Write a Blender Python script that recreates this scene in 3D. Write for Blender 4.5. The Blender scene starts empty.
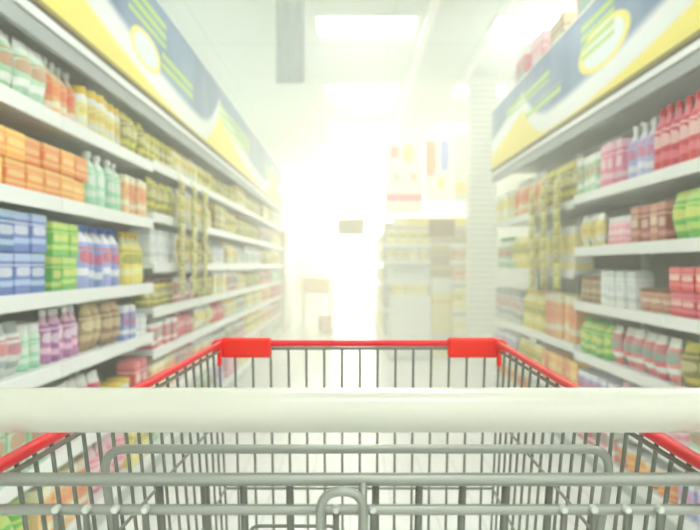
import bpy, bmesh, math, random
from mathutils import Vector, Matrix
random.seed(11)
C = bpy.context.scene.collection
SC = bpy.context.scene
PI = math.pi
E = 1.16            # eye height; heights below are often written as E + offset
XL, XR = -1.08, 1.37   # faces of the left and right shelving
CEIL = E + 2.24

# ------------------------------------------------------------------ helpers
def srgb(r, g, b):
    def f(c):
        c /= 255.0
        return c / 12.92 if c <= .04045 else ((c + .055) / 1.055) ** 2.4
    return (f(r), f(g), f(b), 1)

def mat(name, col, rough=.5, metal=0, emit=None, estr=1, coat=0, spec=.5):
    m = bpy.data.materials.new(name); m.use_nodes = True
    b = m.node_tree.nodes['Principled BSDF']
    b.inputs['Base Color'].default_value = col
    b.inputs['Roughness'].default_value = rough
    b.inputs['Metallic'].default_value = metal
    b.inputs['Specular IOR Level'].default_value = spec
    if coat: b.inputs['Coat Weight'].default_value = coat; b.inputs['Coat Roughness'].default_value = .12
    if emit:
        b.inputs['Emission Color'].default_value = emit
        b.inputs['Emission Strength'].default_value = estr
    return m

class NT:
    """tiny shader-expression helper"""
    def __init__(s, m): s.m = m; s.t = m.node_tree; s.n = s.t.nodes; s.l = s.t.links; s.b = s.n['Principled BSDF']
    def put(s, sock, v):
        if isinstance(v, bpy.types.NodeSocket): s.l.new(v, sock)
        else: sock.default_value = v
    def math(s, op, a, b=0, c=0):
        n = s.n.new('ShaderNodeMath'); n.operation = op
        s.put(n.inputs[0], a); s.put(n.inputs[1], b); s.put(n.inputs[2], c)
        return n.outputs[0]
    def mix(s, f, a, b):
        n = s.n.new('ShaderNodeMix'); n.data_type = 'RGBA'
        s.put(n.inputs[0], f); s.put(n.inputs[6], a); s.put(n.inputs[7], b)
        return n.outputs[2]
    def coord(s, kind='Object'):
        n = s.n.new('ShaderNodeTexCoord'); x = s.n.new('ShaderNodeSeparateXYZ')
        s.l.new(n.outputs[kind], x.inputs[0]); s.vec = n.outputs[kind]
        return x.outputs
    def between(s, v, lo, hi):
        return s.math('MULTIPLY', s.math('GREATER_THAN', v, lo), s.math('LESS_THAN', v, hi))
    def smooth(s, v, lo, hi):
        n = s.n.new('ShaderNodeMapRange'); n.interpolation_type = 'SMOOTHSTEP'
        s.put(n.inputs[0], v); n.inputs[1].default_value = lo; n.inputs[2].default_value = hi
        return n.outputs[0]
    def noise(s, vec, scale, detail=2):
        n = s.n.new('ShaderNodeTexNoise'); s.l.new(vec, n.inputs['Vector'])
        n.inputs['Scale'].default_value = scale; n.inputs['Detail'].default_value = detail
        return n.outputs['Fac']
    def base(s, c): s.l.new(c, s.b.inputs['Base Color'])

def box_into(bm, x0, x1, y0, y1, z0, z1, bev=0.0, seg=1, mi=0):
    r = bmesh.ops.create_cube(bm, size=1)
    vs = r['verts']
    bmesh.ops.scale(bm, vec=(x1-x0, y1-y0, z1-z0), verts=vs)
    bmesh.ops.translate(bm, vec=((x0+x1)/2, (y0+y1)/2, (z0+z1)/2), verts=vs)
    fs = {f for v in vs for f in v.link_faces}
    for f in fs: f.material_index = mi
    if bev > 0:
        es = list({e for v in vs for e in v.link_edges})
        bmesh.ops.bevel(bm, geom=es, offset=bev, segments=seg, affect='EDGES', profile=.6)

def tube_into(bm, pts, r, n=10, cap=True, closed=False):
    pts = [Vector(p) for p in pts]; rings = []
    up = None
    N = len(pts)
    for i, p in enumerate(pts):
        if closed: t = (pts[(i+1) % N] - pts[i-1]).normalized()
        elif i == 0: t = (pts[1]-p).normalized()
        elif i == N-1: t = (p-pts[i-1]).normalized()
        else: t = ((pts[i+1]-p).normalized() + (p-pts[i-1]).normalized()).normalized()
        if up is None:
            a = Vector((0, 0, 1)) if abs(t.z) < .9 else Vector((0, 1, 0))
            up = (a - t*a.dot(t)).normalized()
        else:
            up = (up - t*up.dot(t)).normalized()
        s = t.cross(up)
        rr = r[i] if isinstance(r, (list, tuple)) else r
        rings.append([bm.verts.new(p + (up*math.cos(2*PI*k/n) + s*math.sin(2*PI*k/n))*rr) for k in range(n)])
    m = N if closed else N-1
    for i in range(m):
        a, b = rings[i], rings[(i+1) % N]
        for k in range(n):
            bm.faces.new((a[k], a[(k+1) % n], b[(k+1) % n], b[k]))
    if cap and not closed:
        bm.faces.new(rings[0][::-1]); bm.faces.new(rings[-1])

def fillet(pts, rad, n=6):
    """round the corners of a polyline"""
    pts = [Vector(p) for p in pts]; out = [pts[0]]
    for i in range(1, len(pts)-1):
        a, p, b = pts[i-1], pts[i], pts[i+1]
        d1 = (a-p).normalized(); d2 = (b-p).normalized()
        r = min(rad, (a-p).length*.49, (b-p).length*.49)
        s, e = p+d1*r, p+d2*r
        for k in range(n+1):
            t = k/n
            out.append(s*(1-t)**2 + p*2*t*(1-t) + e*t**2)
    out.append(pts[-1]); return out

def lathe_into(bm, prof, n=20, mi=None):
    rings = []
    for (r, z) in prof:
        rings.append([bm.verts.new((r*math.cos(2*PI*k/n), r*math.sin(2*PI*k/n), z)) for k in range(n)])
    for i in range(len(rings)-1):
        for k in range(n):
            f = bm.faces.new((rings[i][k], rings[i][(k+1) % n], rings[i+1][(k+1) % n], rings[i+1][k]))
            if mi: f.material_index = mi[i]
    bm.faces.new(rings[0][::-1]); bm.faces.new(rings[-1])

def mesh_of(name, bm, mats, smooth=False):
    bmesh.ops.recalc_face_normals(bm, faces=bm.faces)
    me = bpy.data.meshes.new(name); bm.to_mesh(me); bm.free()
    for m in (mats if isinstance(mats, (list, tuple)) else [mats]): me.materials.append(m)
    if smooth:
        for p in me.polygons: p.use_smooth = True
        me.set_sharp_from_angle(angle=math.radians(40))
    return me

def obj(name, bm, mats=None, parent=None, smooth=False, loc=None):
    me = mesh_of(name, bm, mats, smooth) if isinstance(bm, bmesh.types.BMesh) else bm
    o = bpy.data.objects.new(name, me); C.objects.link(o)
    if parent: o.parent = parent
    if loc: o.location = loc
    return o

def tag(o, label, cat, group=None, kind=None):
    o['label'] = label; o['category'] = cat
    if group: o['group'] = group
    if kind: o['kind'] = kind
    return o

def thing(name, label, cat, loc=(0, 0, 0), rotz=0, group=None):
    o = bpy.data.objects.new(name, None); C.objects.link(o)
    o.location = loc; o.rotation_euler = (0, 0, rotz); o.empty_display_size = .05
    return tag(o, label, cat, group)

def struct(name, bm, m, label=None, cat=None):
    o = obj(name, bm, m); o['kind'] = 'structure'
    o['label'] = label or name.replace('_', ' '); o['category'] = cat or name.split('_')[0]
    return o

def bx(x0, x1, y0, y1, z0, z1, bev=0, seg=1):
    bm = bmesh.new(); box_into(bm, x0, x1, y0, y1, z0, z1, bev, seg); return bm

def tb(pts, r, n=12):
    bm = bmesh.new(); tube_into(bm, pts, r, n); return bm

# ------------------------------------------------------------------ materials
M = {}
M['zinc'] = mat('zinc plated steel', srgb(150, 153, 143), .34, .5)
M['stud'] = mat('bright weld stud', srgb(206, 210, 202), .35, .3)
M['wire'] = mat('steel wire', srgb(116, 119, 108), .42, .4)
M['red'] = mat('red plastic sleeve', srgb(226, 6, 24), .38, spec=.35)
M['corner'] = mat('orange red plastic', srgb(238, 34, 10), .5, spec=.3)
M['cream'] = mat('cream plastic grip', srgb(204, 204, 188), .3, coat=.3)
M['black'] = mat('black rubber', srgb(60, 62, 58), .7)
M['darkgrey'] = mat('dark grey plastic', srgb(90, 94, 90), .5)
M['shelf'] = mat('white enamelled shelf', srgb(226, 232, 226), .45)
M['rail'] = mat('white price rail', srgb(238, 242, 238), .35)
M['back'] = mat('grey back panel', srgb(176, 182, 172), .6)
M['plinth'] = mat('pale plinth', srgb(196, 202, 194), .5)
M['fascia'] = mat('grey fascia', srgb(164, 172, 170), .5)
M['olive'] = mat('olive gold strip', srgb(150, 134, 48), .45)
M['wallp'] = mat('white wall paint', srgb(226, 230, 222), .8)
M['signbrown'] = mat('tan brown sign face', srgb(150, 118, 62), .6)
M['whitepl'] = mat('white plastic', srgb(238, 240, 234), .4)
M['banner'] = mat('pale grey fabric', srgb(196, 204, 202), .8)
M['cardboard'] = mat('orange brown cardboard', srgb(214, 140, 90), .7)

# floor: pale glossy tiles with faint joints
m = mat('pale floor tile', srgb(232, 236, 226), .22); M['floor'] = m; s = NT(m); c = s.coord()
def joint(v, off):
    return s.math('LESS_THAN', s.math('ABSOLUTE', s.math('SUBTRACT', s.math('FRACT', s.math('DIVIDE', s.math('ADD', v, off), .2)), .5)), .011)
j = s.math('MAXIMUM', joint(c[0], .5), joint(c[1], .0))
nz = s.noise(s.vec, 3.0)
s.base(s.mix(j, s.mix(nz, srgb(246, 247, 245), srgb(251, 252, 250)), srgb(200, 203, 196)))

# ceiling: panels with faint joints
m = mat('ceiling panel', srgb(214, 222, 212), .85); M['ceil'] = m; s = NT(m); c = s.coord()
jy = s.math('LESS_THAN', s.math('FRACT', s.math('DIVIDE', c[1], 1.35)), .02)
jx = s.math('LESS_THAN', s.math('FRACT', s.math('DIVIDE', s.math('ADD', c[0], 20.31), .9)), .012)
s.base(s.mix(s.math('MAXIMUM', jx, jy), srgb(212, 221, 212), srgb(186, 196, 186)))

# header boards: blue grey sky, yellow wave, white crest, green bars, white and yellow oval
def header_mat(name, y0, per, green_y, oval):
    m = mat(name, (1, 1, 1, 1), .4); s = NT(m); c = s.coord(); y, z = c[1], c[2]
    ph = s.math('FRACT', s.math('DIVIDE', s.math('SUBTRACT', y, y0), per))
    # asymmetric wave: steep rise then long fall
    d = s.math('SUBTRACT', 1, s.math('MULTIPLY', ph, 1.35))
    wav = s.math('POWER', s.math('MAXIMUM', d, 0), 1.7)
    wav = s.math('ADD', wav, s.math('POWER', s.math('MAXIMUM', s.math('DIVIDE', s.math('SUBTRACT', ph, .8), .2), 0), 2.2))
    wav = s.math('MINIMUM', wav, 1)
    top = s.math('ADD', E + .93, s.math('MULTIPLY', wav, .30))
    dy = s.math('SUBTRACT', z, top)
    nz = s.noise(s.vec, 1.6)
    blue = s.mix(s.smooth(nz, .3, .7), srgb(62, 104, 148), srgb(116, 148, 176))
    white = srgb(236, 242, 236)
    col = s.mix(s.smooth(dy, .10, .17), white, blue)
    # oval
    oy, oz, a, b = oval
    rr = s.math('ADD', s.math('POWER', s.math('DIVIDE', s.math('SUBTRACT', y, oy), a), 2), s.math('POWER', s.math('DIVIDE', s.math('SUBTRACT', z, oz), b), 2))
    col = s.mix(s.smooth(rr, 1.25, 1.0), col, srgb(238, 226, 70))
    col = s.mix(s.smooth(rr, .85, .6), col, srgb(226, 236, 232))
    # green bars
    for (ga, gb, za, zb) in green_y:
        st = s.math('LESS_THAN', s.math('FRACT', s.math('MULTIPLY', z, 17)), .62)
        g = s.math('MULTIPLY', s.math('MULTIPLY', s.between(y, ga, gb), s.between(z, za, zb)), st)
        col = s.mix(g, col, srgb(168, 204, 74))
    col = s.mix(s.smooth(dy, .02, -.02), col, srgb(246, 232, 84))
    s.base(col); return m
M['head_left'] = header_mat('blue and yellow header print left', 2.2, 4.4, [(3.9, 4.7, E+1.26, E+1.42), (4.6, 5.5, E+1.12, E+1.24), (6.6, 8.6, E+1.15, E+1.34), (10.2, 12., E+1.15, E+1.3)], (4.25, E+1.14, .3, .09))
M['head_right'] = header_mat('blue and yellow header print right', 1.75, 4.6, [(4.15, 4.75, E+1.2, E+1.42), (5.2, 6.4, E+1.12, E+1.2), (5.5, 7.0, E+1.27, E+1.36)], (4.35, E+1.2, .42, .12))

# printed packaging
PACK = {}
def pack(name, a, b, c_, rough=.45):
    """a body, b band and top, c emblem"""
    m = mat(name + ' print', a, rough); s = NT(m); c = s.coord('Generated')
    oi = s.n.new('ShaderNodeObjectInfo'); rnd = oi.outputs['Random']
    z = c[2]; y = c[1]
    col = s.mix(s.math('MULTIPLY', rnd, .35), a, b)
    lo = s.math('ADD', .14, s.math('MULTIPLY', rnd, .1))
    col = s.mix(s.between(z, lo, s.math('ADD', lo, .13)), col, b)
    col = s.mix(s.math('GREATER_THAN', z, .8), col, b)
    col = s.mix(s.math('MULTIPLY', s.between(z, .685, .72), .8), col, c_)
    ec = s.math('ADD', .5, s.math('MULTIPLY', rnd, .06))
    rr = s.math('ADD', s.math('POWER', s.math('DIVIDE', s.math('SUBTRACT', y, .5), .44), 4), s.math('POWER', s.math('DIVIDE', s.math('SUBTRACT', z, ec), .11), 4))
    col = s.mix(s.math('MULTIPLY', s.math('LESS_THAN', rr, 1), .7), col, c_)
    hs = s.n.new('ShaderNodeHueSaturation')
    s.l.new(s.math('ADD', .485, s.math('MULTIPLY', rnd, .03)), hs.inputs['Hue'])
    s.l.new(s.math('ADD', .88, s.math('MULTIPLY', rnd, .2)), hs.inputs['Value'])
    s.l.new(col, hs.inputs['Color']); s.base(hs.outputs[0])
    PACK[name] = m
W = srgb(236, 240, 232)
pack('green and white', srgb(150, 206, 160), W, srgb(196, 120, 90))
pack('mint green', srgb(150, 214, 176), srgb(214, 236, 214), W)
pack('orange', srgb(240, 140, 64), srgb(246, 196, 110), srgb(250, 226, 150))
pack('orange and cream', srgb(232, 170, 96), srgb(240, 232, 200), srgb(236, 120, 70))
pack('yellow', srgb(232, 214, 74), srgb(240, 236, 180), srgb(140, 150, 60))
pack('yellow and white', srgb(238, 232, 150), W, srgb(222, 196, 60))
pack('olive', srgb(140, 138, 66), srgb(214, 208, 90), srgb(230, 228, 170))
pack('blue', srgb(48, 92, 178), srgb(176, 202, 232), srgb(236, 240, 244))
pack('blue and white', srgb(120, 144, 214), srgb(232, 236, 244), srgb(220, 60, 70))
pack('bright green', srgb(84, 190, 84), srgb(200, 226, 120), srgb(240, 236, 130))
pack('white and grey', srgb(222, 228, 222), srgb(160, 170, 166), srgb(200, 70, 90))
pack('white', srgb(238, 242, 238), srgb(206, 216, 212), srgb(206, 214, 226))
pack('purple and pink', srgb(170, 96, 160), srgb(236, 196, 214), srgb(246, 236, 240))
pack('pink', srgb(236, 130, 160), srgb(244, 206, 214), srgb(250, 240, 240))
pack('red', srgb(208, 36, 60), srgb(232, 120, 130), srgb(246, 226, 220))
pack('red and white', srgb(226, 70, 84), W, srgb(90, 190, 170))
pack('brown', srgb(140, 112, 80), srgb(196, 170, 130), srgb(222, 208, 170))
pack('brown and red', srgb(164, 96, 72), srgb(206, 150, 130), srgb(236, 220, 200))
pack('lilac', srgb(178, 184, 226), srgb(236, 238, 246), srgb(226, 110, 150))
pack('dark grey', srgb(104, 112, 112), srgb(226, 230, 226), srgb(190, 70, 90))
CAPM = {'white': mat('white cap', srgb(240, 242, 238), .4), 'red': mat('red cap', srgb(210, 40, 50), .4), 'green': mat('green cap', srgb(80, 170, 90), .4),
        'blue': mat('blue cap', srgb(60, 100, 180), .4), 'yellow': mat('yellow cap', srgb(230, 200, 60), .4), 'brown': mat('brown cap', srgb(120, 90, 60), .4)}
CAPFOR = {'green and white': 'green', 'mint green': 'white', 'orange': 'white', 'orange and cream': 'white', 'yellow': 'yellow', 'yellow and white': 'yellow', 'olive': 'brown', 'blue': 'blue',
          'blue and white': 'blue', 'bright green': 'green', 'white and grey': 'white', 'white': 'white', 'purple and pink': 'white', 'pink': 'white', 'red': 'red', 'red and white': 'red',
          'brown': 'brown', 'brown and red': 'brown', 'lilac': 'white', 'dark grey': 'red'}

# ------------------------------------------------------------------ product shapes (origin at the middle of the base, front towards +x/-x)
def shape(kind, w, d, h, scheme):
    """returns list of (part_name, mesh, sub) ; first is the body"""
    pm = PACK[scheme]; cm = CAPM[CAPFOR[scheme]]; bm = bmesh.new()
    if kind == 'carton':
        box_into(bm, -d/2, d/2, -w/2, w/2, 0, h*.985, min(.004, w*.05), 1)
        box_into(bm, -d*.06, d*.06, -w*.2, w*.2, h*.98, h, 0)      # tuck flap
        return [('box', mesh_of('carton', bm, pm))]
    if kind == 'packet':          # pillow pouch with crimped ends
        nx, nz = 8, 10; g = {}
        for sgn in (1, -1):
            for i in range(nx+1):
                for k in range(nz+1):
                    u, v = i/nx, k/nz
                    bulge = (math.sin(PI*u)**.5)*(math.sin(PI*min(max((v-.05)/.9, 0), 1))**.6)
                    wob = 1 + .04*math.sin(9*v+3*u)
                    x = sgn*(d/2*bulge*wob + .0008)
                    yy = (u-.5)*w*(1-.06*math.sin(PI*v)) ; zz = v*h
                    g[sgn, i, k] = bm.verts.new((x, yy, zz))
            for i in range(nx):
                for k in range(nz):
                    bm.faces.new((g[sgn, i, k], g[sgn, i+1, k], g[sgn, i+1, k+1], g[sgn, i, k+1]))
        for k in range(nz):
            for i in (0, nx): bm.faces.new((g[1, i, k], g[1, i, k+1], g[-1, i, k+1], g[-1, i, k]))
        for i in range(nx):
            for k in (0, nz): bm.faces.new((g[1, i, k], g[1, i+1, k], g[-1, i+1, k], g[-1, i, k]))
        return [('pouch', mesh_of('packet', bm, pm, True))]
    r = w/2
    if kind == 'bottle':
        prof = [(r*.85, 0), (r, h*.02), (r, h*.3), (r*.93, h*.42), (r, h*.55), (r*.95, h*.64), (r*.5, h*.78), (r*.33, h*.83), (r*.33, h*.9)]
        lathe_into(bm, prof, 18); out = [('body', mesh_of('bottle', bm, pm, True))]
        bm = bmesh.new(); lathe_into(bm, [(r*.38, h*.885), (r*.4, h*.89), (r*.4, h*.985), (r*.34, h)], 16)
        return out + [('cap', mesh_of('bottle_cap', bm, cm, True))]
    if kind == 'jar':
        lathe_into(bm, [(r*.86, 0), (r, h*.04), (r, h*.72), (r*.9, h*.8), (r*.82, h*.83)], 18)
        out = [('body', mesh_of('jar', bm, pm, True))]
        bm = bmesh.new(); lathe_into(bm, [(r*.88, h*.82), (r*.9, h*.83), (r*.9, h*.98), (r*.84, h)], 18)
        return out + [('lid', mesh_of('jar_lid', bm, cm, True))]
    if kind == 'can':
        lathe_into(bm, [(r*.94, 0), (r, h*.015), (r, h*.03), (r*.965, h*.05), (r*.965, h*.95), (r, h*.97), (r, h*.99), (r*.95, h), (r*.93, h*.985), (r*.2, h*.985)], 18)
        return [('body', mesh_of('can', bm, pm, True))]
    if kind == 'detergent_bottle':   # flat shouldered bottle with a handle side
        n = 16; prof = [(.92, 0), (1, .03), (1, .5), (.97, .62), (.72, .78), (.34, .86), (.3, .9)]
        rings = []
        for (q, z) in prof:
            ring = []
            for k in range(n):
                a = 2*PI*k/n; ca, sa = math.cos(a), math.sin(a)
                f = (abs(ca)**3 + abs(sa)**3)**(-1/3)
                ring.append(bm.verts.new((ca*f*d/2*q, sa*f*w/2*q, z*h)))
            rings.append(ring)
        for i in range(len(rings)-1):
            for k in range(n): bm.faces.new((rings[i][k], rings[i][(k+1) % n], rings[i+1][(k+1) % n], rings[i+1][k]))
        bm.faces.new(rings[0][::-1]); bm.faces.new(rings[-1])
        out = [('body', mesh_of('detergent_bottle', bm, pm, True))]
        bm = bmesh.new(); lathe_into(bm, [(w*.19, h*.89), (w*.19, h*.97), (w*.16, h)], 14)
        return out + [('cap', mesh_of('detergent_cap', bm, cm, True))]
    if kind == 'tub':
        lathe_into(bm, [(r*.8, 0), (r*.84, h*.02), (r*.96, h*.84)], 18); out = [('body', mesh_of('tub', bm, pm, True))]
        bm = bmesh.new(); lathe_into(bm, [(r*.97, h*.84), (r, h*.85), (r, h*.97), (r*.94, h)], 18)
        return out + [('lid', mesh_of('tub_lid', bm, cm, True))]

NICE = {'carton': 'box', 'packet': 'packet', 'bottle': 'bottle', 'jar': 'jar', 'can': 'can', 'detergent_bottle': 'detergent bottle', 'tub': 'tub'}
PLUR = {'carton': 'boxes', 'packet': 'packets', 'bottle': 'bottles', 'jar': 'jars', 'can': 'cans', 'detergent_bottle': 'detergent bottles', 'tub': 'tubs'}
OBJN = {'carton': 'product_box', 'packet': 'snack_packet', 'bottle': 'bottle', 'jar': 'jar', 'can': 'food_can', 'detergent_bottle': 'detergent_bottle', 'tub': 'tub'}
USED = {}
NPROD = 0
def protos(kind, w, d, h, scheme, parts=True):
    ms = shape(kind, w, d, h, scheme)
    o = bpy.data.objects.new(OBJN[kind], ms[0][1])
    kids = []
    for (nm, me) in ms[1:]:
        kids.append(bpy.data.objects.new(nm, me))
    return o, kids
def fill(face_x, side, y0, y1, z, kind, scheme, w, h, d, where, tiers=1, gap=.006, axis='y'):
    """a block of identical products along a shelf front; side = -1 shelf lies to the left of the aisle, +1 right"""
    global NPROD
    label = f"{scheme} {NICE[kind]} {where}"
    assert label not in USED, label
    USED[label] = 1
    group = f"{scheme} {PLUR[kind]} {where}"
    proto, kids = protos(kind, w, d, h, scheme)
    used = False
    n = max(1, int((y1-y0)/(w+gap)))
    step = (y1-y0)/n
    for t in range(tiers):
        for i in range(n):
            if used:
                o = proto.copy()
            else:
                o = proto
            C.objects.link(o)
            ks = []
            for k in kids:
                kk = k.copy() if used else k
                C.objects.link(kk); kk.parent = o; ks.append(kk)
            used = True
            along = y0 + (i+.5)*step + random.uniform(-.15, .15)*(step-w)
            back = random.uniform(.012, .03)
            if axis == 'y':
                o.location = (face_x + side*(d/2+back), along, z + t*(h+.0012) + .0008)
                o.rotation_euler = (0, 0, 0 if tiers > 1 else random.uniform(-.03, .03))
            else:
                o.location = (along, face_x + (d/2+back), z + t*(h+.0012) + .0008)
                o.rotation_euler = (0, 0, PI/2)
            tag(o, label, NICE[kind], group); NPROD += 1
            used = True

# ------------------------------------------------------------------ the setting
Y0, Y1 = -4.0, 24.0
WLX, WRX = -1.72, 2.4
struct('floor', bx(WLX-.1, WRX+.1, Y0-.1, Y1+.1, -.1, 0), M['floor'], 'pale glossy tiled shop floor', 'floor')
struct('ceiling', bx(WLX-.1, WRX+.1, Y0-.1, Y1+.1, CEIL, CEIL+.1), M['ceil'], 'pale grey green panelled shop ceiling', 'ceiling')
struct('wall_left', bx(WLX-.1, WLX, Y0-.1, Y1+.1, 0, CEIL), M['wallp'], 'white wall behind the left shelving', 'wall')
struct('wall_right', bx(WRX, WRX+.1, Y0-.1, Y1+.1, 0, CEIL), M['wallp'], 'white wall behind the right shelving', 'wall')
struct('wall_back', bx(WLX, WRX, Y1, Y1+.1, 0, CEIL), M['wallp'], 'white wall at the far end of the aisle', 'wall')
struct('wall_front', bx(WLX, WRX, Y0-.1, Y0, 0, CEIL), M['fascia'], 'grey wall behind the shopper', 'wall')
# far window, added to make the end of the aisle glow
M['glow'] = mat('bright added light pane', srgb(255, 255, 250), .2, emit=(1, .985, .87, 1), estr=14)
bm = bmesh.new(); box_into(bm, WLX+.5, WRX-.5, Y1-.04, Y1-.02, .12, CEIL-.85)
w = struct('added_window_1', bm, M['glow'], 'wide glowing window added at the far end of the aisle', 'window')
bm = bmesh.new()
for x in (WLX+.5, -.35, .95, WRX-.5): box_into(bm, x-.03, x+.03, Y1-.08, Y1-.005, .07, CEIL-.8)
for z in (.10, CEIL-.83): box_into(bm, WLX+.47, WRX-.47, Y1-.08, Y1-.005, z-.03, z+.03)
f = obj('added_window_frame', bm, M['whitepl'], w)
# unseen front window, added behind the shopper as fill light
M['glow2'] = mat('added light pane', srgb(250, 255, 252), .2, emit=(.97, .99, 1, 1), estr=.35)
w2 = struct('added_window_2', bx(WLX+.3, WRX-.3, Y0+.02, Y0+.04, .4, CEIL-.3), M['glow2'], 'unseen front window added behind the shopper as fill light', 'window')
bm = bmesh.new()
for x in (WLX+.3, -.35, 1.0, WRX-.3): box_into(bm, x-.03, x+.03, Y0+.005, Y0+.08, .35, CEIL-.25)
obj('added_window_frame', bm, M['whitepl'], w2)
# ribbed white pillar at the end of the right shelving
m = mat('ribbed white cladding', srgb(236, 238, 228), .5); s = NT(m); c = s.coord()
s.base(s.mix(s.math('LESS_THAN', s.math('FRACT', s.math('MULTIPLY', c[2], 14)), .25), srgb(238, 240, 230), srgb(206, 210, 200)))
struct('column', bx(1.43, 1.75, 9.5, 9.82, 0, CEIL), m, 'ribbed white column at the end of the right shelving', 'column')

# ceiling lamps
M['lamp'] = mat('glowing lamp diffuser', srgb(255, 255, 250), .4, emit=(1, .995, 1, 1), estr=4.8)
M['lampfar'] = mat('warm glowing lamp diffuser', srgb(255, 253, 240), .4, emit=(1, .978, .82, 1), estr=6.2)
ORD = ['first', 'second', 'third', 'fourth', 'fifth', 'sixth', 'seventh', 'eighth', 'ninth', 'tenth', 'eleventh']
ys = [-3.3, -.6, 2.05, 4.75, 7.43, 10.13, 12.85, 15.6, 18.3, 21.0]
lampmesh = {}
def lamp_meshes(key, m):
    bm = bmesh.new(); box_into(bm, -.44, .44, -.29, .29, -.02, -.006)
    d = mesh_of('diffuser', bm, m)
    bm = bmesh.new()
    for (a, b, c_, e) in ((-.47, -.44, -.32, .32), (.44, .47, -.32, .32), (-.44, .44, -.32, -.29), (-.44, .44, .29, .32)):
        box_into(bm, a, b, c_, e, -.03, 0)
    return d, mesh_of('lamp_frame', bm, M['whitepl'])
lampmesh['n'] = lamp_meshes('n', M['lamp']); lampmesh['f'] = lamp_meshes('f', M['lampfar'])
rown = {-1.3: 'left row', .15: 'middle row', 1.75: 'right row'}
for x in (.15, 1.78):
    rn = 'over the left shelving' if x < -1 else ('down the middle of the aisle' if x < 1 else 'over the right shelving')
    for i, y in enumerate(ys):
        k = 'f' if y > 10 else 'n'
        vis = y > 6.5
        where = (f"{ORD[ys.index(y)-4]} one in sight" if vis else f"{['behind the shopper by the added window', 'behind the shopper', 'just ahead overhead', 'one before the first in sight'][i]}")
        t = thing('ceiling_lamp', f"square white ceiling lamp {rn}, {where}", 'ceiling lamp', (x, y, CEIL), 0, 'recessed ceiling lamps')
        obj('diffuser', lampmesh[k][0], None, t) ; obj('frame', lampmesh[k][1], None, t)
# unseen uplights added behind the header boards to brighten upper walls and ceiling
M['strip'] = mat('glowing strip lamp', srgb(255, 255, 250), .4, emit=(.97, 1, 1, 1), estr=3.2)
for (x, a, b, sd, lab) in ((-1.50, 1.7, 12.7, 'left', -1), (2.05, 2.2, 9.0, 'right', 1)):
    t = thing('added_uplight', f"long strip lamp behind the board on the {sd} shelving", 'strip lamp', (x, 0, E+1.386))
    obj('housing', bx(-.05, .05, a, b, 0, .05), M['whitepl'], t)
    obj('tube', bx(-.03, .03, a+.05, b-.05, .052, .075), M['strip'], t)
# ceiling tracks
for x, lab in ((.70, 'long white lighting track on the ceiling above the aisle'), (1.35, 'thin white track on the ceiling near the right shelving')):
    r = .034 if x < 1 else .010
    t = thing('ceiling_track', lab, 'ceiling track', (x, 0, CEIL))
    obj('track_rail', bx(-r, r, -3.5, 23, -.11 if x < 1 else -.09, -.07), M['whitepl'], t)
    for y in range(-3, 22, 3):
        obj('hanger', bx(-.006, .006, y-.006, y+.006, -.075, 0), M['whitepl'], t)
# hanging banner
t = thing('hanging_banner', 'pale grey cloth banner hanging from the ceiling', 'banner', (-.49, 6.6, CEIL))
bm = bmesh.new()
n = 12
vs = [[bm.verts.new(((i/n-.5)*.24, .008*math.sin(i*1.4)+dy, z)) for i in range(n+1)] for (dy, z) in ((-.001, -.06), (.004, -.4), (-.001, -.74))]
for a in range(2):
    for i in range(n): bm.faces.new((vs[a][i], vs[a][i+1], vs[a+1][i+1], vs[a+1][i]))
r = bmesh.ops.solidify(bm, geom=bm.faces[:], thickness=.003)
obj('cloth', bm, M['banner'], t, True)
obj('hanging_rod', tb([(-.13, 0, -.055), (.13, 0, -.055)], .006), M['whitepl'], t)
for sx in (-.1, .1): obj('cord', tb([(sx, 0, -.055), (sx, 0, 0)], .002, 6), M['whitepl'], t)

# ------------------------------------------------------------------ shelving
DEP = .46
def shelving(side, face, y0, y1, heights, label, group, top=None):
    """one unit: back panel, two uprights, plinth, shelves each with its price rail"""
    s_ = side; t = thing('shelving_unit', label, 'shelving', (face + s_*DEP/2, (y0+y1)/2, 0), 0, group)
    ox, oy = face + s_*DEP/2, (y0+y1)/2
    def B(x0, x1, a, b, z0, z1, bev=0):
        xs = sorted((x0-ox, x1-ox)); return bx(xs[0], xs[1], a-oy, b-oy, z0, z1, bev)
    xb = face + s_*DEP
    T = E + .88
    obj('back_panel', B(xb, xb+s_*.02, y0, y1, .1, T), M['back'], t)
    for y in (y0+.012, y1-.012):
        obj('upright', B(xb-s_*.002, xb-s_*.04, y-.011, y+.011, 0, T), M['shelf'], t)
    obj('plinth', B(face+s_*.03, xb, y0+.001, y1-.001, 0, .10), M['plinth'], t)
    for z in heights:
        sh = obj('shelf', B(face+s_*.006, xb-s_*.041, y0+.001, y1-.001, z-.028, z), M['shelf'], t)
        bm = bmesh.new()
        x0_, x1_ = face-ox, face+s_*.0055-ox
        xs = sorted((x0_, x1_)); box_into(bm, xs[0], xs[1], y0+.002-oy, y1-.002-oy, z-.052, z+.004, .0015)
        rl = obj('price_rail', bm, M['rail'], sh)
    return t

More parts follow.
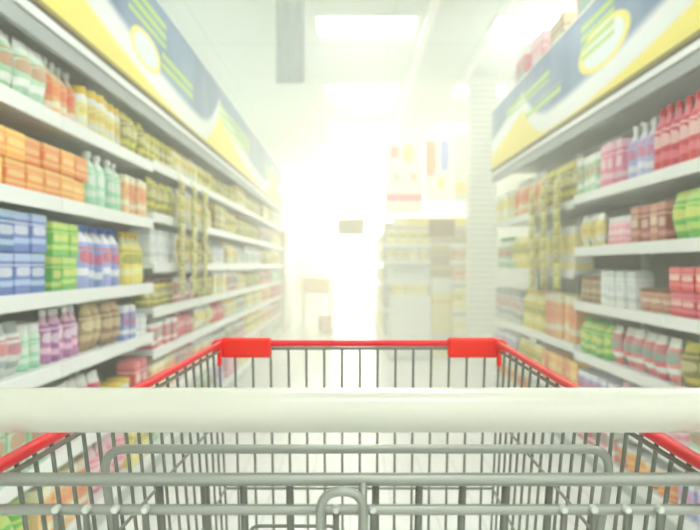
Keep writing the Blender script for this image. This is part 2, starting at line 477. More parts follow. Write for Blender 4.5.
HA = [E-1.02, E-.70, E-.37, E-.10, E+.25, E+.56]
HB = [E-1.02, E-.74, E-.47, E-.24, E+.01, E+.29, E+.58]
RA = [E-1.04, E-.80, E-.52, E-.22, E+.105, E+.42]
RB = [E-1.04, E-.80, E-.49, E-.03, E+.40]
nthL = ['lowest', 'second lowest', 'third lowest', 'fourth lowest', 'fifth lowest', 'sixth lowest', 'topmost']
unitsL = [(1.6, 3.0), (3.0, 4.4), (4.4, 5.8), (5.8, 7.2), (7.2, 8.6), (8.6, 10.0), (10.0, 11.4), (11.4, 12.8)]
unitsR = [(2.1, 3.5), (3.5, 4.9), (4.9, 6.3), (6.3, 7.7)]
posn = ['first', 'second', 'third', 'fourth', 'fifth', 'sixth', 'seventh', 'eighth']
for i, (a, b) in enumerate(unitsL):
    shelving(-1, XL, a, b, HA if i < 2 else HB, f"white supermarket shelving unit, {posn[i]} from the near end on the left of the aisle", 'shelving units on the left of the aisle')
for i, (a, b) in enumerate(unitsR):
    shelving(1, XR, a, b, RA if i < 2 else RB, f"white supermarket shelving unit, {posn[i]} from the near end on the right of the aisle", 'shelving units on the right of the aisle')

# header boards
def header(side, face, y0, y1, m, label):
    t = thing('header_board', label, 'header board', (0, 0, 0))
    def B(x0, x1, z0, z1, yy0=y0, yy1=y1, bev=0):
        xs = sorted((x0, x1)); return bx(xs[0], xs[1], yy0, yy1, z0, z1, bev)
    s_ = side
    obj('printed_panel', B(face, face+s_*.025, E+.918, E+1.475), m, t)
    obj('gold_strip', B(face-s_*.012, face+s_*.02, E+.897, E+.918, bev=.002), M['olive'], t)
    obj('painted_shadow_seam', B(face-s_*.003, face+s_*.02, E+.885, E+.897), M['darkgrey'], t)  # solid dark strip; shade under the gold strip put into its colour
    obj('white_lip', B(face-s_*.006, face+s_*.02, E+.850, E+.885, bev=.003), M['rail'], t)
    obj('painted_shadow_gap', B(face+s_*.006, face+s_*.02, E+.842, E+.85), M['darkgrey'], t)  # dark filler below the lip, shade given as colour
    obj('fascia', B(face+s_*.0, face+s_*.02, E+.785, E+.842), M['fascia'], t)
    obj('top_deck', B(face+s_*.03, face+s_*(DEP if s_ < 0 else .80), E+1.36, E+1.385), M['shelf'], t)
    obj('canopy_underside', B(face+s_*.022, face+s_*(DEP-.0), E+.883, E+.90), M['shelf'], t)
    obj('top_edge', B(face-s_*.006, face+s_*.03, E+1.475, E+1.49, bev=.002), M['rail'], t)
    for y in (y0+.01, y1-.03):
        obj('end_panel', B(face+s_*.026, face+s_*(DEP), E+.902, E+1.358, y, y+.02), M['shelf'], t)
    return t
header(-1, XL, 1.6, 12.8, M['head_left'], 'long blue grey board with yellow wave above the left shelving')
header(1, XR, 2.1, 7.7, M['head_right'], 'long blue grey board with yellow wave above the right shelving')

# ---- products
LW = {0: 'on the lowest left shelf', 1: 'on the second lowest left shelf', 2: 'on the third lowest left shelf', 3: 'on the fourth lowest left shelf', 4: 'on the fifth lowest left shelf', 5: 'on the top left shelf under the board'}
RW = {k: v.replace('left', 'right') for k, v in LW.items()}
def L(r, y0, y1, kind, sch, w, h, d=.12, tiers=1): fill(XL, -1, y0, y1, HA[r], kind, sch, w, h, d, LW[r] + ', near end', tiers)
def R(r, y0, y1, kind, sch, w, h, d=.12, tiers=1): fill(XR, 1, y0, y1, RA[r], kind, sch, w, h, d, RW[r] + ', near end', tiers)
# left, near
L(5, 1.9, 2.95, 'packet', 'green and white', .12, .21, .07)
L(5, 2.97, 3.3, 'bottle', 'orange and cream', .075, .22)
L(5, 3.32, 3.9, 'jar', 'yellow and white', .085, .19, .085)
L(5, 3.92, 4.38, 'packet', 'olive', .11, .2, .07)
L(4, 1.9, 3.35, 'carton', 'orange', .15, .095, .2, 2)
L(4, 3.37, 3.9, 'detergent_bottle', 'mint green', .1, .235, .07)
L(4, 3.92, 4.38, 'carton', 'orange and cream', .09, .2, .1)
L(3, 1.9, 2.92, 'carton', 'blue', .13, .14, .16, 2)
L(3, 2.94, 3.24, 'carton', 'bright green', .09, .13, .14, 2)
L(3, 3.27, 3.85, 'detergent_bottle', 'blue and white', .11, .27, .08)
L(3, 4.02, 4.38, 'bottle', 'yellow', .08, .27)
L(2, 1.9, 2.35, 'jar', 'dark grey', .08, .14)
L(2, 2.37, 2.72, 'packet', 'white and grey', .11, .18, .07)
L(2, 2.74, 2.95, 'jar', 'mint green', .08, .16)
L(2, 2.97, 3.34, 'bottle', 'purple and pink', .065, .2)
L(2, 3.36, 3.86, 'packet', 'brown', .11, .2, .07)
L(2, 3.88, 4.1, 'carton', 'blue and white', .09, .17, .1)
L(2, 4.12, 4.38, 'can', 'white', .075, .11, .075, 2-1)
L(1, 1.9, 2.9, 'carton', 'green and white', .14, .22, .12)
L(1, 2.92, 3.6, 'packet', 'red and white', .13, .23, .08)
L(1, 3.62, 4.1, 'tub', 'yellow and white', .12, .13, .12, 2-1)
L(1, 4.12, 4.38, 'carton', 'red', .1, .2, .1)
L(0, 1.9, 2.8, 'detergent_bottle', 'bright green', .14, .25, .1)
L(0, 2.82, 3.4, 'carton', 'orange and cream', .13, .22, .12)
L(0, 3.42, 4.0, 'packet', 'pink', .13, .22, .09)
L(0, 4.02, 4.38, 'carton', 'yellow', .11, .21, .12)
# right, near
R(5, 2.4, 3.75, 'bottle', 'red', .085, .30)
R(5, 3.77, 4.1, 'bottle', 'lilac', .08, .28)
R(5, 4.12, 4.42, 'carton', 'pink', .09, .24, .1)
R(5, 4.44, 4.88, 'carton', 'green and white', .1, .22, .1)
R(4, 2.4, 3.5, 'packet', 'bright green', .13, .21, .08)
R(4, 3.52, 3.95, 'carton', 'brown and red', .1, .18, .1)
R(4, 3.97, 4.42, 'jar', 'pink', .08, .15)
R(4, 4.44, 4.88, 'packet', 'yellow and white', .11, .19, .07)
R(3, 2.4, 3.5, 'carton', 'red', .12, .105, .14, 2)
R(3, 3.52, 3.9, 'tub', 'brown and red', .11, .11, .11, 1)
R(3, 3.92, 4.45, 'carton', 'white', .11, .19, .1)
R(3, 4.47, 4.88, 'jar', 'brown', .09, .16)
R(2, 2.4, 3.4, 'packet', 'olive', .13, .2, .09)
R(2, 3.42, 4.3, 'packet', 'red and white', .12, .2, .08)
R(2, 4.32, 4.88, 'detergent_bottle', 'bright green', .1, .21, .08)
R(1, 2.4, 3.3, 'carton', 'green and white', .13, .18, .12)
R(1, 3.32, 4.2, 'packet', 'pink', .12, .19, .08)
R(1, 4.22, 4.88, 'carton', 'blue and white', .11, .17, .12)
R(0, 2.4, 3.4, 'carton', 'lilac', .14, .15, .12)
R(0, 3.42, 4.2, 'tub', 'orange', .12, .12, .12)
R(0, 4.22, 4.88, 'carton', 'red and white', .12, .15, .12)
# second stretch right
RBW = ['on the lowest right shelf', 'on the second lowest right shelf', 'on the third lowest right shelf', 'on the fourth lowest right shelf', 'on the top right shelf under the board']
def R2(r, y0, y1, kind, sch, w, h, d=.12, tiers=1, u=', far end'): fill(XR, 1, y0, y1, RB[r], kind, sch, w, h, d, RBW[r] + u, tiers)
R2(4, 4.92, 5.9, 'packet', 'olive', .14, .27, .09)
R2(4, 5.92, 6.8, 'bottle', 'orange and cream', .1, .3)
R2(4, 6.82, 7.68, 'carton', 'yellow and white', .14, .25, .12)
R2(3, 4.92, 5.9, 'carton', 'yellow and white', .14, .28, .12)
R2(3, 5.92, 6.9, 'packet', 'yellow', .14, .27, .09)
R2(3, 6.92, 7.68, 'bottle', 'green and white', .1, .28)
R2(2, 4.92, 5.7, 'carton', 'orange and cream', .14, .3, .12)
R2(2, 5.72, 6.5, 'detergent_bottle', 'yellow', .13, .3, .09)
R2(2, 6.52, 7.68, 'carton', 'white and grey', .16, .28, .12)
R2(1, 4.92, 5.8, 'carton', 'orange', .14, .2, .12)
R2(1, 5.82, 6.7, 'packet', 'yellow', .13, .2, .08)
R2(1, 6.72, 7.68, 'carton', 'lilac', .14, .2, .12)
R2(0, 4.92, 6.2, 'carton', 'white', .16, .16, .12)
R2(0, 6.22, 7.68, 'packet', 'orange and cream', .14, .16, .08)
# left, the six further units
wl = ['in the third left unit', 'in the fourth left unit', 'in the fifth left unit', 'in the sixth left unit', 'in the seventh left unit', 'in the last left unit']
rw = ['on the lowest shelf', 'on the second lowest shelf', 'on the third lowest shelf', 'on the fourth lowest shelf', 'on the fifth lowest shelf', 'on the sixth lowest shelf', 'on the top shelf']
sch_rows = [['green and white', 'pink', 'yellow', 'lilac', 'white'],
            ['yellow', 'red and white', 'green and white', 'orange and cream'],
            ['red', 'yellow and white', 'white', 'green and white', 'orange'],
            ['yellow and white', 'red and white', 'olive', 'mint green'],
            ['olive', 'yellow and white', 'yellow', 'white'],
            ['yellow', 'olive', 'yellow and white', 'white and grey'],
            ['green and white', 'olive', 'yellow and white', 'yellow']]
gaps = [HB[i+1]-HB[i]-.055 for i in range(6)] + [.22]
kinds = ['carton', 'packet', 'bottle', 'jar', 'detergent_bottle', 'can']
for u in range(6):
    a, b = unitsL[u+2]
    for r in range(7):
        h = gaps[r]*random.uniform(.8, .93)
        nb = 2 if u < 3 else 1
        sc_ = random.sample(sch_rows[r], nb); kk = random.sample(kinds, nb)
        if u == 0 and r == 2: sc_ = ['red and white', 'red']
        for q in range(nb):
            ya = a+.02+(b-a-.04)*q/nb; yb = a+.02+(b-a-.04)*(q+1)/nb-.01
            k = kk[q]; w_ = {'carton': .13, 'packet': .13, 'bottle': .085, 'jar': .1, 'detergent_bottle': .12, 'can': .09}[k]*(1 if u < 3 else 1.25)
            hh = h if k != 'can' else min(h, .15)
            fill(XL, -1, ya, yb, HB[r], k, sc_[q], w_, hh, .12 if k != 'packet' else .08, f"{rw[r]} {wl[u]}")
# olive packets clipped on hanging strips, and pink boxes on the top deck
for (side, x, lab, y0s, zt, n) in ((-1, XL+.022, 'left', (4.95, 5.35, 5.75), E+.53, 8), (1, XR-.022, 'right', (5.15, 5.5, 5.85), E+.55, 8)):
    for q, yy in enumerate(y0s):
        t = thing('hanging_strip', f"hanging strip of olive packets on the {lab} shelving, {['nearest', 'middle', 'furthest'][q]} of three", 'hanging strip', (x, yy, zt))
        obj('strip', bx(-.002, .002, -.012, .012, -n*.088-.02, .03), M['whitepl'], t)
        for k in range(n): obj('hook', tb([(0, 0, -.012-k*.088), (-side*.016, 0, -.012-k*.088)], .002, 6), M['zinc'], t)
        me = shape('packet', .15, .028, .092, 'olive')[0][1] if q == 0 else me
        for k in range(n):
            o = bpy.data.objects.new('snack_packet', me); C.objects.link(o)
            o.location = (x - side*.019, yy+random.uniform(-.006, .006), zt-.01-(k+1)*.088)
            o.rotation_euler = (0, side*.03, 0)
            tag(o, f"olive and yellow packet clipped to the {['nearest', 'middle', 'furthest'][q]} hanging strip on the {lab} shelving", 'packet', f"olive packets hanging on the {['nearest', 'middle', 'furthest'][q]} {lab} strip")
me = None
for i, y in enumerate((3.6, 4.3, 5.0, 5.7, 6.3, 6.9, 7.4)):
    sch = ['pink', 'white', 'red and white', 'brown', 'pink', 'red and white', 'white'][i]
    bm = bmesh.new(); hh = .36+.06*(i % 3)
    box_into(bm, -.15, .15, -.19, .19, 0, hh, .004); box_into(bm, -.15, .15, -.012, .012, hh-.002, hh+.001)
    o = obj('storage_carton', bm, PACK[sch])
    o.location = (XR+.25, y, E+1.386)
    tag(o, f"{sch} stock carton on top of the right shelving, {posn[i]} from the near end", 'carton')

# ------------------------------------------------------------------ far end
def prism(x0, x1, y0, y1, z0, z1): return bx(x0, x1, y0, y1, z0, z1, .004)
def hang_sign(x, y, z0, z1, w, lab):
    t = thing('hanging_sign', lab, 'sign', (x, y, (z0+z1)/2)); h = (z1-z0)/2
    obj('sign_panel', bx(-w/2, w/2, -.015, .015, -h, h, .004), M['signbrown'], t)
    bm = bmesh.new()
    for s_ in (-1, 1): box_into(bm, -w/2-.004, w/2+.004, -.018, .018, s_*h-.008, s_*h+.008)
    obj('edge_rail', bm, M['olive'], t)
    for s_ in (-1, 1): obj('cord', tb([(s_*w*.4, 0, h), (s_*w*.4, 0, CEIL-(z0+z1)/2)], .003, 6), M['whitepl'], t)
hang_sign(.018, 13.0, E+.49, E+.74, .45, 'small brown sign hanging over the middle of the aisle')
hang_sign(1.10, 9.6, E+.35, E+.54, .31, 'small brown sign hanging beside the ribbed column')

# island gondola whose end faces us: parts and goods
GX0, GX1, GY0, GY1 = .48, 1.78, 11.2, 18.0
t = thing('island_shelving', 'double sided island shelving with its end facing the near aisle', 'shelving', ((GX0+GX1)/2, (GY0+GY1)/2, 0))
ox, oy = (GX0+GX1)/2, (GY0+GY1)/2
def IB(x0, x1, y0, y1, z0, z1): return bx(x0-ox, x1-ox, y0-oy, y1-oy, z0, z1)
obj('spine_panel', IB(ox-.02, ox+.02, GY0+.42, GY1, .1, E+.62), M['back'], t)
obj('end_back_panel', IB(GX0, GX1, GY0+.40, GY0+.42, .1, E+.62), M['back'], t)
obj('plinth', IB(GX0+.03, GX1-.03, GY0+.03, GY1, 0, .1), M['plinth'], t)
IH = [E-1.02, E-.62, E-.22, E+.06, E+.30]
for z in IH:
    sh = obj('end_shelf', IB(GX0, GX1, GY0+.01, GY0+.395, z-.025, z), M['shelf'], t)
    obj('price_rail', IB(GX0, GX1, GY0, GY0+.008, z-.05, z+.004), M['rail'], sh)
    sh = obj('side_shelf', IB(GX0+.01, ox-.025, GY0+.425, GY1, z-.025, z), M['shelf'], t)
    obj('price_rail', IB(GX0, GX0+.008, GY0+.425, GY1, z-.05, z+.004), M['rail'], sh)
wi = ['on the lowest end shelf of the island', 'on the second lowest end shelf of the island', 'on the middle end shelf of the island', 'on the second highest end shelf of the island', 'on the top end shelf of the island']
for r, (k, sc1, sc2) in enumerate((('carton', 'white', 'yellow and white'), ('carton', 'white and grey', 'yellow'), ('packet', 'white', 'orange and cream'), ('packet', 'yellow and white', 'orange and cream'), ('carton', 'yellow', 'brown'))):
    h = .2 if r > 1 else .3
    if r == 3: h = .17
    fill(GY0, 1, GX0+.03, ox-.01, IH[r], k, sc1, .13, h, .12, wi[r], axis='x')
    fill(GY0, 1, ox+.01, GX1-.03, IH[r], k, sc2, .13, h, .12, wi[r], axis='x')
ws = ['on the lowest side shelf of the island', 'on the second lowest side shelf of the island', 'on the middle side shelf of the island', 'on the second highest side shelf of the island', 'on the top side shelf of the island']
for r, sc1 in enumerate(('yellow', 'yellow and white', 'yellow', 'olive', 'orange and cream')):
    fill(GX0, 1, GY0+.5, GY0+4.5, IH[r], 'carton', sc1, .25, .2 if r > 1 else .3, .14, ws[r])
# posters above the island
def poster(name, x0, x1, y, z0, z1, base, blobs, label):
    m = mat(name+' print', base, .5); s = NT(m); c = s.coord('Generated'); col = base
    col = s.mix(0.0, base, base)
    for (u, v, a, b, cc) in blobs:
        rr = s.math('ADD', s.math('POWER', s.math('DIVIDE', s.math('SUBTRACT', c[0], u), a), 4), s.math('POWER', s.math('DIVIDE', s.math('SUBTRACT', c[2], v), b), 4))
        col = s.mix(s.smooth(rr, 1.3, .7), col, cc)
    s.base(col)
    t = thing('hanging_poster', label, 'poster', ((x0+x1)/2, y, z0)); w_ = (x1-x0)/2
    obj('poster_board', bx(-w_, w_, -.012, .012, 0, z1-z0), m, t)
    bm = bmesh.new()
    for s_ in (-1, 1): box_into(bm, s_*w_-.012, s_*w_+.012, -.018, .018, -.01, z1-z0+.01)
    obj('side_frame', bm, M['whitepl'], t)
    for s_ in (-1, 1): obj('cord', tb([(s_*w_*.9, 0, z1-z0), (s_*w_*.9, 0, CEIL-z0)], .004, 6), M['whitepl'], t)
poster('orange and pink poster', .50, 1.02, 11.25, E+.72, E+1.75, srgb(228, 232, 224),
       [(.25, .84, .13, .08, srgb(220, 96, 70)), (.62, .82, .14, .12, srgb(226, 226, 60)), (.5, .22, .5, .05, srgb(226, 90, 130)), (.3, .5, .1, .06, srgb(170, 170, 150)), (.75, .5, .1, .06, srgb(200, 170, 140))],
       'white poster with orange, yellow and pink patches hanging above the island shelving')
poster('blue and orange poster', 1.06, 1.42, 11.25, E+.9, E+1.75, srgb(226, 234, 224),
       [(.2, .7, .2, .3, srgb(236, 120, 40)), (.75, .75, .16, .25, srgb(110, 130, 220)), (.6, .3, .14, .1, srgb(226, 222, 70))],
       'white poster with an orange block and a blue block hanging above the island shelving')
poster('green poster', 1.46, 1.95, 11.25, E+.9, E+1.85, srgb(200, 222, 202),
       [(.7, .6, .2, .3, srgb(90, 110, 96)), (.3, .2, .3, .1, srgb(236, 200, 90))],
       'pale green poster with a dark patch hanging above the island shelving, beside the board')
poster('yellow strip banner', .6, 1.85, 11.1, E+.54, E+.66, srgb(240, 236, 190), [(.55, .5, .4, .4, srgb(226, 206, 50))],
       'long low yellow banner hanging just over the island shelving')
# white promotion bin and standee in front of the island
t = thing('promotion_bin', 'white promotion bin standing in front of the island shelving', 'bin', (.74, 9.9, 0))
obj('bin_body', bx(-.24, .24, -.24, .24, .05, .78, .02, 2), M['whitepl'], t)
obj('base', bx(-.26, .26, -.26, .26, 0, .05), M['plinth'], t)
obj('sign_card', bx(-.2, .2, .2, .21, .78, 1.12), PACK['white'], t)
pk = shape('packet', .13, .05, .17, 'yellow and white')[0][1]
for i in range(9):
    o = obj('snack_packet', pk)
    o.location = (.58+.15*(i % 3), 9.77+.12*(i//3), .782)
    o.rotation_euler = (0, 0, PI/2)
    tag(o, 'yellow and white packet standing in the white promotion bin', 'packet', 'packets in the promotion bin')
t = thing('floor_display', 'slim brown and yellow cardboard display beside the promotion bin', 'display', (1.16, 10.2, 0))
obj('display_body', bx(-.13, .13, -.12, .12, 0, 1.0, .01), PACK['yellow and white'], t)
obj('display_header', bx(-.12, .12, .05, .07, 1.0, 1.42), PACK['brown'], t)
# far goods: tables with crates either side of the aisle
far = [(-.62, 15.0, 'orange', 'nearest white table at the far left'), (-1.0, 17.2, 'orange and cream', 'middle white table at the far left'), (-.95, 19.6, 'yellow', 'furthest white table at the far left'), (.1, 22.9, 'brown', 'white table under the added end window')]
for i, (x, y, sch, lab) in enumerate(far):
    t = thing('display_table', lab + f', with {sch} boxes on it', 'table', (x, y, 0))
    obj('table_top', bx(-.28, .28, -.35, .35, .62, .66), M['whitepl'], t)
    for sx in (-.25, .25):
        for sy in (-.32, .32): obj('leg', bx(sx-.02, sx+.02, sy-.02, sy+.02, 0, .62), M['whitepl'], t)
    me = shape('carton', .24, .24, .26, sch)[0][1]
    for k in range(4):
        o = obj('product_box', me); o.location = (x-.13+.26*(k % 2), y-.15+.3*(k//2), .661)
        tag(o, f"{sch} box on the {lab}", 'box', f"{sch} boxes on the {lab}")
def crate(x, y, lab):
    t = thing('cardboard_crate', lab, 'crate', (x, y, 0)); bm = bmesh.new()
    obj('crate_base', bx(-.12, .12, -.12, .12, 0, .02), M['cardboard'], t)
    for (a, b, c_, d) in ((-.12, -.105, -.12, .12), (.105, .12, -.12, .12), (-.105, .105, -.12, -.105), (-.105, .105, .105, .12)):
        obj('side_panel', bx(a, b, c_, d, .02, .26), M['cardboard'], t)
crate(-.44, 14.3, 'orange brown crate on the floor at the left of the far aisle')
crate(.42, 20.6, 'orange brown crate on the floor beside the island shelving')
# far left wall cabinet run
t = thing('wall_display', 'tall white display against the left wall past the shelving', 'display', (-1.35, 14.6, 0))
obj('cabinet_body', bx(-.34, .26, -1.2, 1.2, 0, E+.3, .01), M['whitepl'], t)
obj('top_sign', bx(-.1, .26, -1.0, 1.0, E+.3, E+.62, .01), PACK['orange and cream'], t)

# shelving across the far end of the aisle, facing us
FX0, FX1, FY = -1.6, -.38, 21.9
t = thing('end_shelving', 'pale shelving facing the aisle at its far left end below the added window', 'shelving', (-.99, FY+.2, 0))
def FB(x0, x1, y0, y1, z0, z1): return bx(x0+.99, x1+.99, y0-FY-.2, y1-FY-.2, z0, z1)
obj('back_panel', FB(FX0, FX1, FY+.40, FY+.42, 0, 1.7), M['back'], t)
for x in (FX0-.02, FX1): obj('side_panel', FB(x, x+.02, FY, FY+.42, 0, 1.72), M['shelf'], t)
FH = [.15, .55, .95, 1.33]
for z in FH:
    sh = obj('shelf', FB(FX0, FX1, FY+.01, FY+.395, z-.025, z), M['shelf'], t)
    obj('price_rail', FB(FX0, FX1, FY, FY+.008, z-.05, z+.004), M['rail'], sh)
for z, k, sc_, wh in zip(FH, ('carton', 'packet', 'carton', 'packet'), ('yellow', 'orange', 'brown', 'bright green'), ('lowest', 'second lowest', 'second highest', 'top')):
    fill(FY, 1, FX0+.03, FX1-.03, z, k, sc_, .17, .27, .13, f"on the {wh} shelf across the far end of the aisle", axis='x')

# ------------------------------------------------------------------ shopping trolley
YF, YN = 1.40, .585           # far and near ends of the basket
XLr = lambda y: -.2275 - (YF-y)*.022
XRr = lambda y: .2595 - (YF-y)*.012
ZR = 1.02
cart = thing('shopping_trolley', 'wire shopping trolley with cream handle and red rim seen from the handle', 'shopping trolley', (0, 1.0, 0))
def P(p): return (p[0], p[1]-1.0, p[2])
def cobj(name, bm, m, parent=cart, smooth=True):
    bmesh.ops.translate(bm, vec=(0, -1.0, 0), verts=bm.verts)
    return obj(name, bm, m, parent, smooth)
# rim: wire inside, red sleeves on sides and front
cobj('side_rim', tb([(XLr(YF)+.002, YF-.012, ZR+.0035), (XLr(.5), .5, ZR-.001)], .0050, 16), M['red'])
cobj('side_rim', tb([(XRr(YF)-.002, YF-.012, ZR+.0035), (XRr(.5), .5, ZR-.001)], .0050, 16), M['red'])
cobj('front_rim', tb([(-.139, YF, ZR+.003), (.172, YF, ZR+.003)], .0056, 16), M['red'])
# corner sleeves
def corner(s_, xa, xb):
    bm = bmesh.new(); x0, x1 = sorted((xa, xb))
    box_into(bm, x0, x1, YF-.014, YF+.012, ZR-.021, ZR+.0125, .005, 3)
    return cobj('corner_guard', bm, M['corner'])
cg = corner(-1, -.2275+.003, -.138)
corner(1, .171, .2595-.003)
for s_, xx in ((-1, -.2275), (1, .2595)):
    bm = bmesh.new()
    tube_into(bm, [(xx+s_*-.010, YF-.002, ZR+.000), (xx+s_*.001, YF-.006, ZR+.001), (xx+s_*.0015, YF-.022, ZR)], .0105, 14)
    box_into(bm, min(xx, xx-s_*.006), max(xx, xx-s_*.006), YF-.030, YF-.016, ZR-.034, ZR+.002, .001)
    cobj('corner_clip', bm, M['corner'])
# front wire panel
ZB = .62
bm = bmesh.new()
pitch = .0313
x = -.2275+.004
xs = []
k0 = (.0975-350/800*0)  # px 463 -> x
base = (350+0-350)/800
xx = -.0125*1.0
xs = []
v = (288.3-350)*YF/800
while v > -.222: v -= pitch
v += pitch
while v < .256: xs.append(v); v += pitch
for v in xs:
    tube_into(bm, [(v, YF+.001, ZR-.004), (v*.93+.0005, YF-.03, ZB)], .0021, 8)
tube_into(bm, [(XLr(YF)+.003, YF+.001, ZR-.006), (XRr(YF)-.003, YF+.001, ZR-.006)], .0026, 8)
for z in (.90, .775, ZB): 
    f = (ZR-z)/(ZR-ZB); q = 1-.07*f
    tube_into(bm, [(XLr(YF)*q+.002, YF-.03*f-.002, z), (XRr(YF)*q-.002, YF-.03*f-.002, z)], .0024, 8)
cobj('front_panel', bm, M['wire'])
# side wire panels
for s_, XX in ((-1, XLr), (1, XRr)):
    bm = bmesh.new()
    y = YF-.016; ylist = []
    while y > .563: ylist.append(y); y -= min(.051, .033+(y-.65)*.045)
    for y in ylist:
        xt = XX(y)-s_*.001; 
        inn = .017 + .037*(YF-y)
        yb = y + (YF-.05-y)*.03
        tube_into(bm, [(xt, y, ZR-.003), (xt-s_*inn, yb, ZB)], .0020, 8)
    tube_into(bm, [(XX(YF)-s_*.0035, YF-.01, ZR-.008), (XX(YN)-s_*.0035, YN-.02, ZR-.0085)], .0022, 8)
    for z in (.90, .775, ZB):
        f = (ZR-z)/(ZR-ZB)
        tube_into(bm, [(XX(YF)-s_*(.017*f+.003), YF-.02, z), (XX(YN)-s_*((.017+.037*(YF-YN))*f+.003), YN, z)], .0018, 8)
    cobj('side_panel', bm, M['wire'])
# basket floor grid
bm = bmesh.new()
for i in range(14):
    y = YN+.03+i*(YF-YN-.05)/13; tube_into(bm, [(-.195, y, ZB), (.215, y, ZB)], .0022, 8)
for i in range(9):
    x = -.19+i*.05; tube_into(bm, [(x, YN+.02, ZB+.004), (x, YF-.03, ZB+.004)], .0022, 8)
cobj('basket_floor', bm, M['wire'])
# handle
bm = bmesh.new(); HY, HZ, HR = .57, 1.0567, .0158
n = 40; rr = []; pts = []
for i in range(n+1): pts.append((-.30+.60*i/n, HY, HZ)); rr.append(HR if 0 < i < n else HR*.9)
tube_into(bm, pts, rr, 48)
hd = cobj('handle', bm, M['cream'])
for s_ in (-1, 1):
    cobj('handle_cap', bx(s_*.3135-.0135, s_*.3135+.0135, HY-.019, HY+.019, HZ-.022, HZ+.019, .006, 3), M['darkgrey'])
    cobj('handle_bracket', tb(fillet([(s_*.3135, HY+.004, HZ-.015), (s_*.3135, HY-.01, ZR-.004), (s_*.262, HY-.012, ZR-.004), (s_*.249, HY-.012, ZR-.002)], .02), .006, 12), M['zinc'])
# child seat loop (A)
AY = .70; az = E-184*AY/800
xa, xb = (103-350)*AY/800, (611-350)*AY/800
r = .0040
loop = fillet([(xa+.022, .745, az-.20), (xa+.004, AY+.004, az-.05), (xa, AY, az), (xb, AY, az), (xb-.004, AY+.004, az-.05), (xb-.022, .745, az-.20)], .022, 8)
st = cobj('child_seat_frame', tb(loop, r, 16), M['zinc'])
# rear top bar (B), lower bar (C)
BY = .550; bz = E-214.3*BY/800
cobj('rear_top_bar', tb([(-.285, BY, bz), (.285, BY, bz)], .0046, 20), M['zinc'])
CY = .539; cz = E-244.5*CY/800
cobj('rear_cross_bar', tb([(-.283, CY, cz), (.283, CY, cz)], .0036, 18), M['zinc'])
# side posts joining the rear bars to the sides
for s_ in (-1, 1):
    cobj('rear_post', tb([(s_*.285, BY, bz+.006), (s_*.283, CY+.004, cz-.01), (s_*.262, .63, ZB)], .0048, 12), M['zinc'])
# gate rods below bar B
for px in (157, 203, 242, 289, 376, 420, 464, 508, 552):
    x = (px-350)*BY/800
    cobj('gate_rod', tb([(x, BY+.006, bz-.003), (x*.97, BY+.02, bz-.12), (x*.93, BY+.055, ZB+.01)], .0027, 10), M['wire'])
# rods with welded ends on bar C
for px in (56, 86, 115, 145, 336, 373, 564, 594, 627, 660):
    x = (px-350)*(CY-.006)/800; z = E-246*(CY-.006)/800
    rod = cobj('flap_rod', tb([(x, CY-.0062, z), (x*.985, CY-.0058, z-.04), (x*.96, CY+.01, z-.30)], .0022, 10), M['wire'])
    bm = bmesh.new(); tube_into(bm, [(x, CY-.0025, z+.001), (x, CY-.0078, z+.001), (x, CY-.0090, z+.001)], [.0026, .0026, .0018], 16)
    cobj('weld_stud', bm, M['stud'], rod)
# latch hook
lx0, lx1 = (320.5-350)*.524/800, (363.5-350)*.524/800
ly = .524; lt = E-(491.5-265)*ly/800
cobj('latch_loop', tb(fillet([(lx0, ly+.004, lt-.16), (lx0, ly, lt), (lx1, ly, lt), (lx1, ly+.004, lt-.16)], .0138, 10), .0031, 16), M['zinc'])
cobj('latch_post', tb([((363-350)*BY/800, BY-.002, bz-.002), ((363-350)*CY/800, CY, cz+.002)], .0028, 12), M['zinc'])
cobj('child_seat_wire', tb(fillet([(-.10, .80, E-.40), (-.10, .80, E-.261*1.0), (-.012, .80, E-.261), (-.012, .80, E-.40)], .01), .0018, 8), M['wire'])
# chassis
for s_ in (-1, 1):
    cobj('chassis_tube', tb(fillet([(s_*.235, .63, ZB+.01), (s_*.23, .60, .35), (s_*.225, .62, .19), (s_*.20, 1.36, .17)], .06), .011, 14), M['zinc'])
cobj('chassis_bar', tb([(-.20, 1.35, .17), (.20, 1.35, .17)], .010, 14), M['zinc'])
cobj('chassis_bar', tb([(-.225, .64, .19), (.225, .64, .19)], .010, 14), M['zinc'])
bm = bmesh.new()
for i in range(9):
    x = -.18+i*.045; tube_into(bm, [(x, .64, .197), (x*.9, 1.35, .18)], .0025, 8)
cobj('lower_rack', bm, M['wire'])
for s_ in (-1, 1):
    cobj('basket_strut', tb([(s_*.19, YF-.04, ZB), (s_*.198, 1.1, .178)], .008, 12), M['zinc'])
for (x, y) in ((-.21, .66), (.21, .66), (-.185, 1.32), (.185, 1.32)):
    cs = cobj('caster', bx(x-.022, x+.022, y-.03, y+.03, .12, .165, .004), M['zinc'])
    bm = bmesh.new(); tube_into(bm, [(x-.014, y, .0605), (x+.014, y, .0605)], .0600, 24); cobj('wheel', bm, M['black'], cs)
    bm = bmesh.new()
    for q in (-1, 1): box_into(bm, x+q*.019-.002, x+q*.019+.002, y-.015, y+.015, .05, .125)
    cobj('fork', bm, M['zinc'], cs)

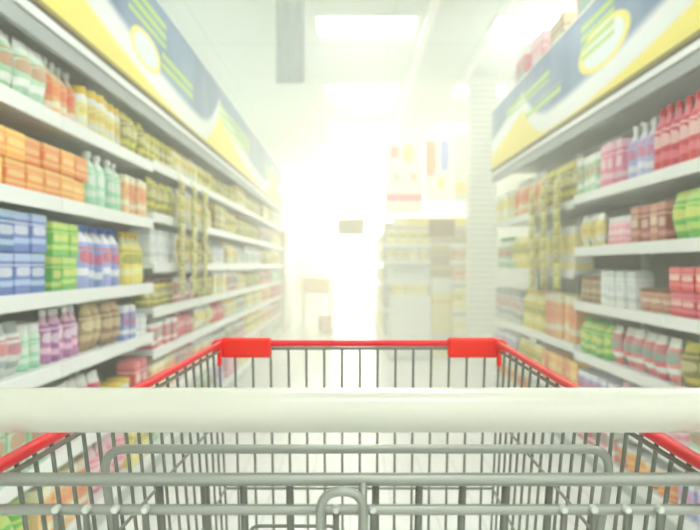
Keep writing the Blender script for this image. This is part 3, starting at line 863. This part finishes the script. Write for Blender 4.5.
# ------------------------------------------------------------------ haze, light, camera
w = bpy.data.worlds.new('World'); SC.world = w; w.use_nodes = True
nt = w.node_tree
nt.nodes['Background'].inputs[0].default_value = (.9, 1, .93, 1); nt.nodes['Background'].inputs[1].default_value = .3
HAZE = .115
hm = bpy.data.materials.new('added pale haze'); hm.use_nodes = True
hn = hm.node_tree; hn.nodes.clear()
out = hn.nodes.new('ShaderNodeOutputMaterial'); vs_ = hn.nodes.new('ShaderNodeVolumeScatter')
vs_.inputs['Color'].default_value = (1, 1, .97, 1); vs_.inputs['Density'].default_value = HAZE; vs_.inputs['Anisotropy'].default_value = .5
gp = hn.nodes.new('ShaderNodeNewGeometry'); sp = hn.nodes.new('ShaderNodeSeparateXYZ'); mr = hn.nodes.new('ShaderNodeMapRange')
hn.links.new(gp.outputs['Position'], sp.inputs[0]); hn.links.new(sp.outputs[1], mr.inputs[0])
mr.inputs[1].default_value = 1.5; mr.inputs[2].default_value = 8.0; mr.inputs[3].default_value = .025; mr.inputs[4].default_value = .15
hn.links.new(mr.outputs[0], vs_.inputs['Density'])
hn.links.new(vs_.outputs[0], out.inputs['Volume'])
hz = obj('haze', bx(WLX-.2, WRX+.2, Y0-.2, Y1+.2, -.2, CEIL+.2), hm)  # scattering volume added to wash the far aisle out to white
tag(hz, 'pale haze added to wash out the aisle towards its far end', 'haze', None, 'stuff')

cam = bpy.data.cameras.new('camera'); co = bpy.data.objects.new('camera', cam); C.objects.link(co)
co.location = (0, 0, E); co.rotation_euler = (PI/2, 0, 0)
cam.sensor_width = 36; cam.lens = 36*800/700; cam.clip_start = .02; cam.clip_end = 200
cam.dof.use_dof = True; cam.dof.focus_distance = .74; cam.dof.aperture_fstop = 9.5
SC.camera = co
SC.view_settings.view_transform = 'Standard'; SC.view_settings.look = 'None'
SC.view_settings.gamma = 1; SC.view_settings.exposure = 1.38
SC.view_settings.use_curve_mapping = False
cy = SC.cycles
cy.max_bounces = 10; cy.diffuse_bounces = 5; cy.glossy_bounces = 3; cy.volume_bounces = 3; cy.transmission_bounces = 2
cy.use_denoising = True; cy.use_fast_gi = False
cy.sample_clamp_indirect = 6
print('products', NPROD, 'objects', len(bpy.data.objects))
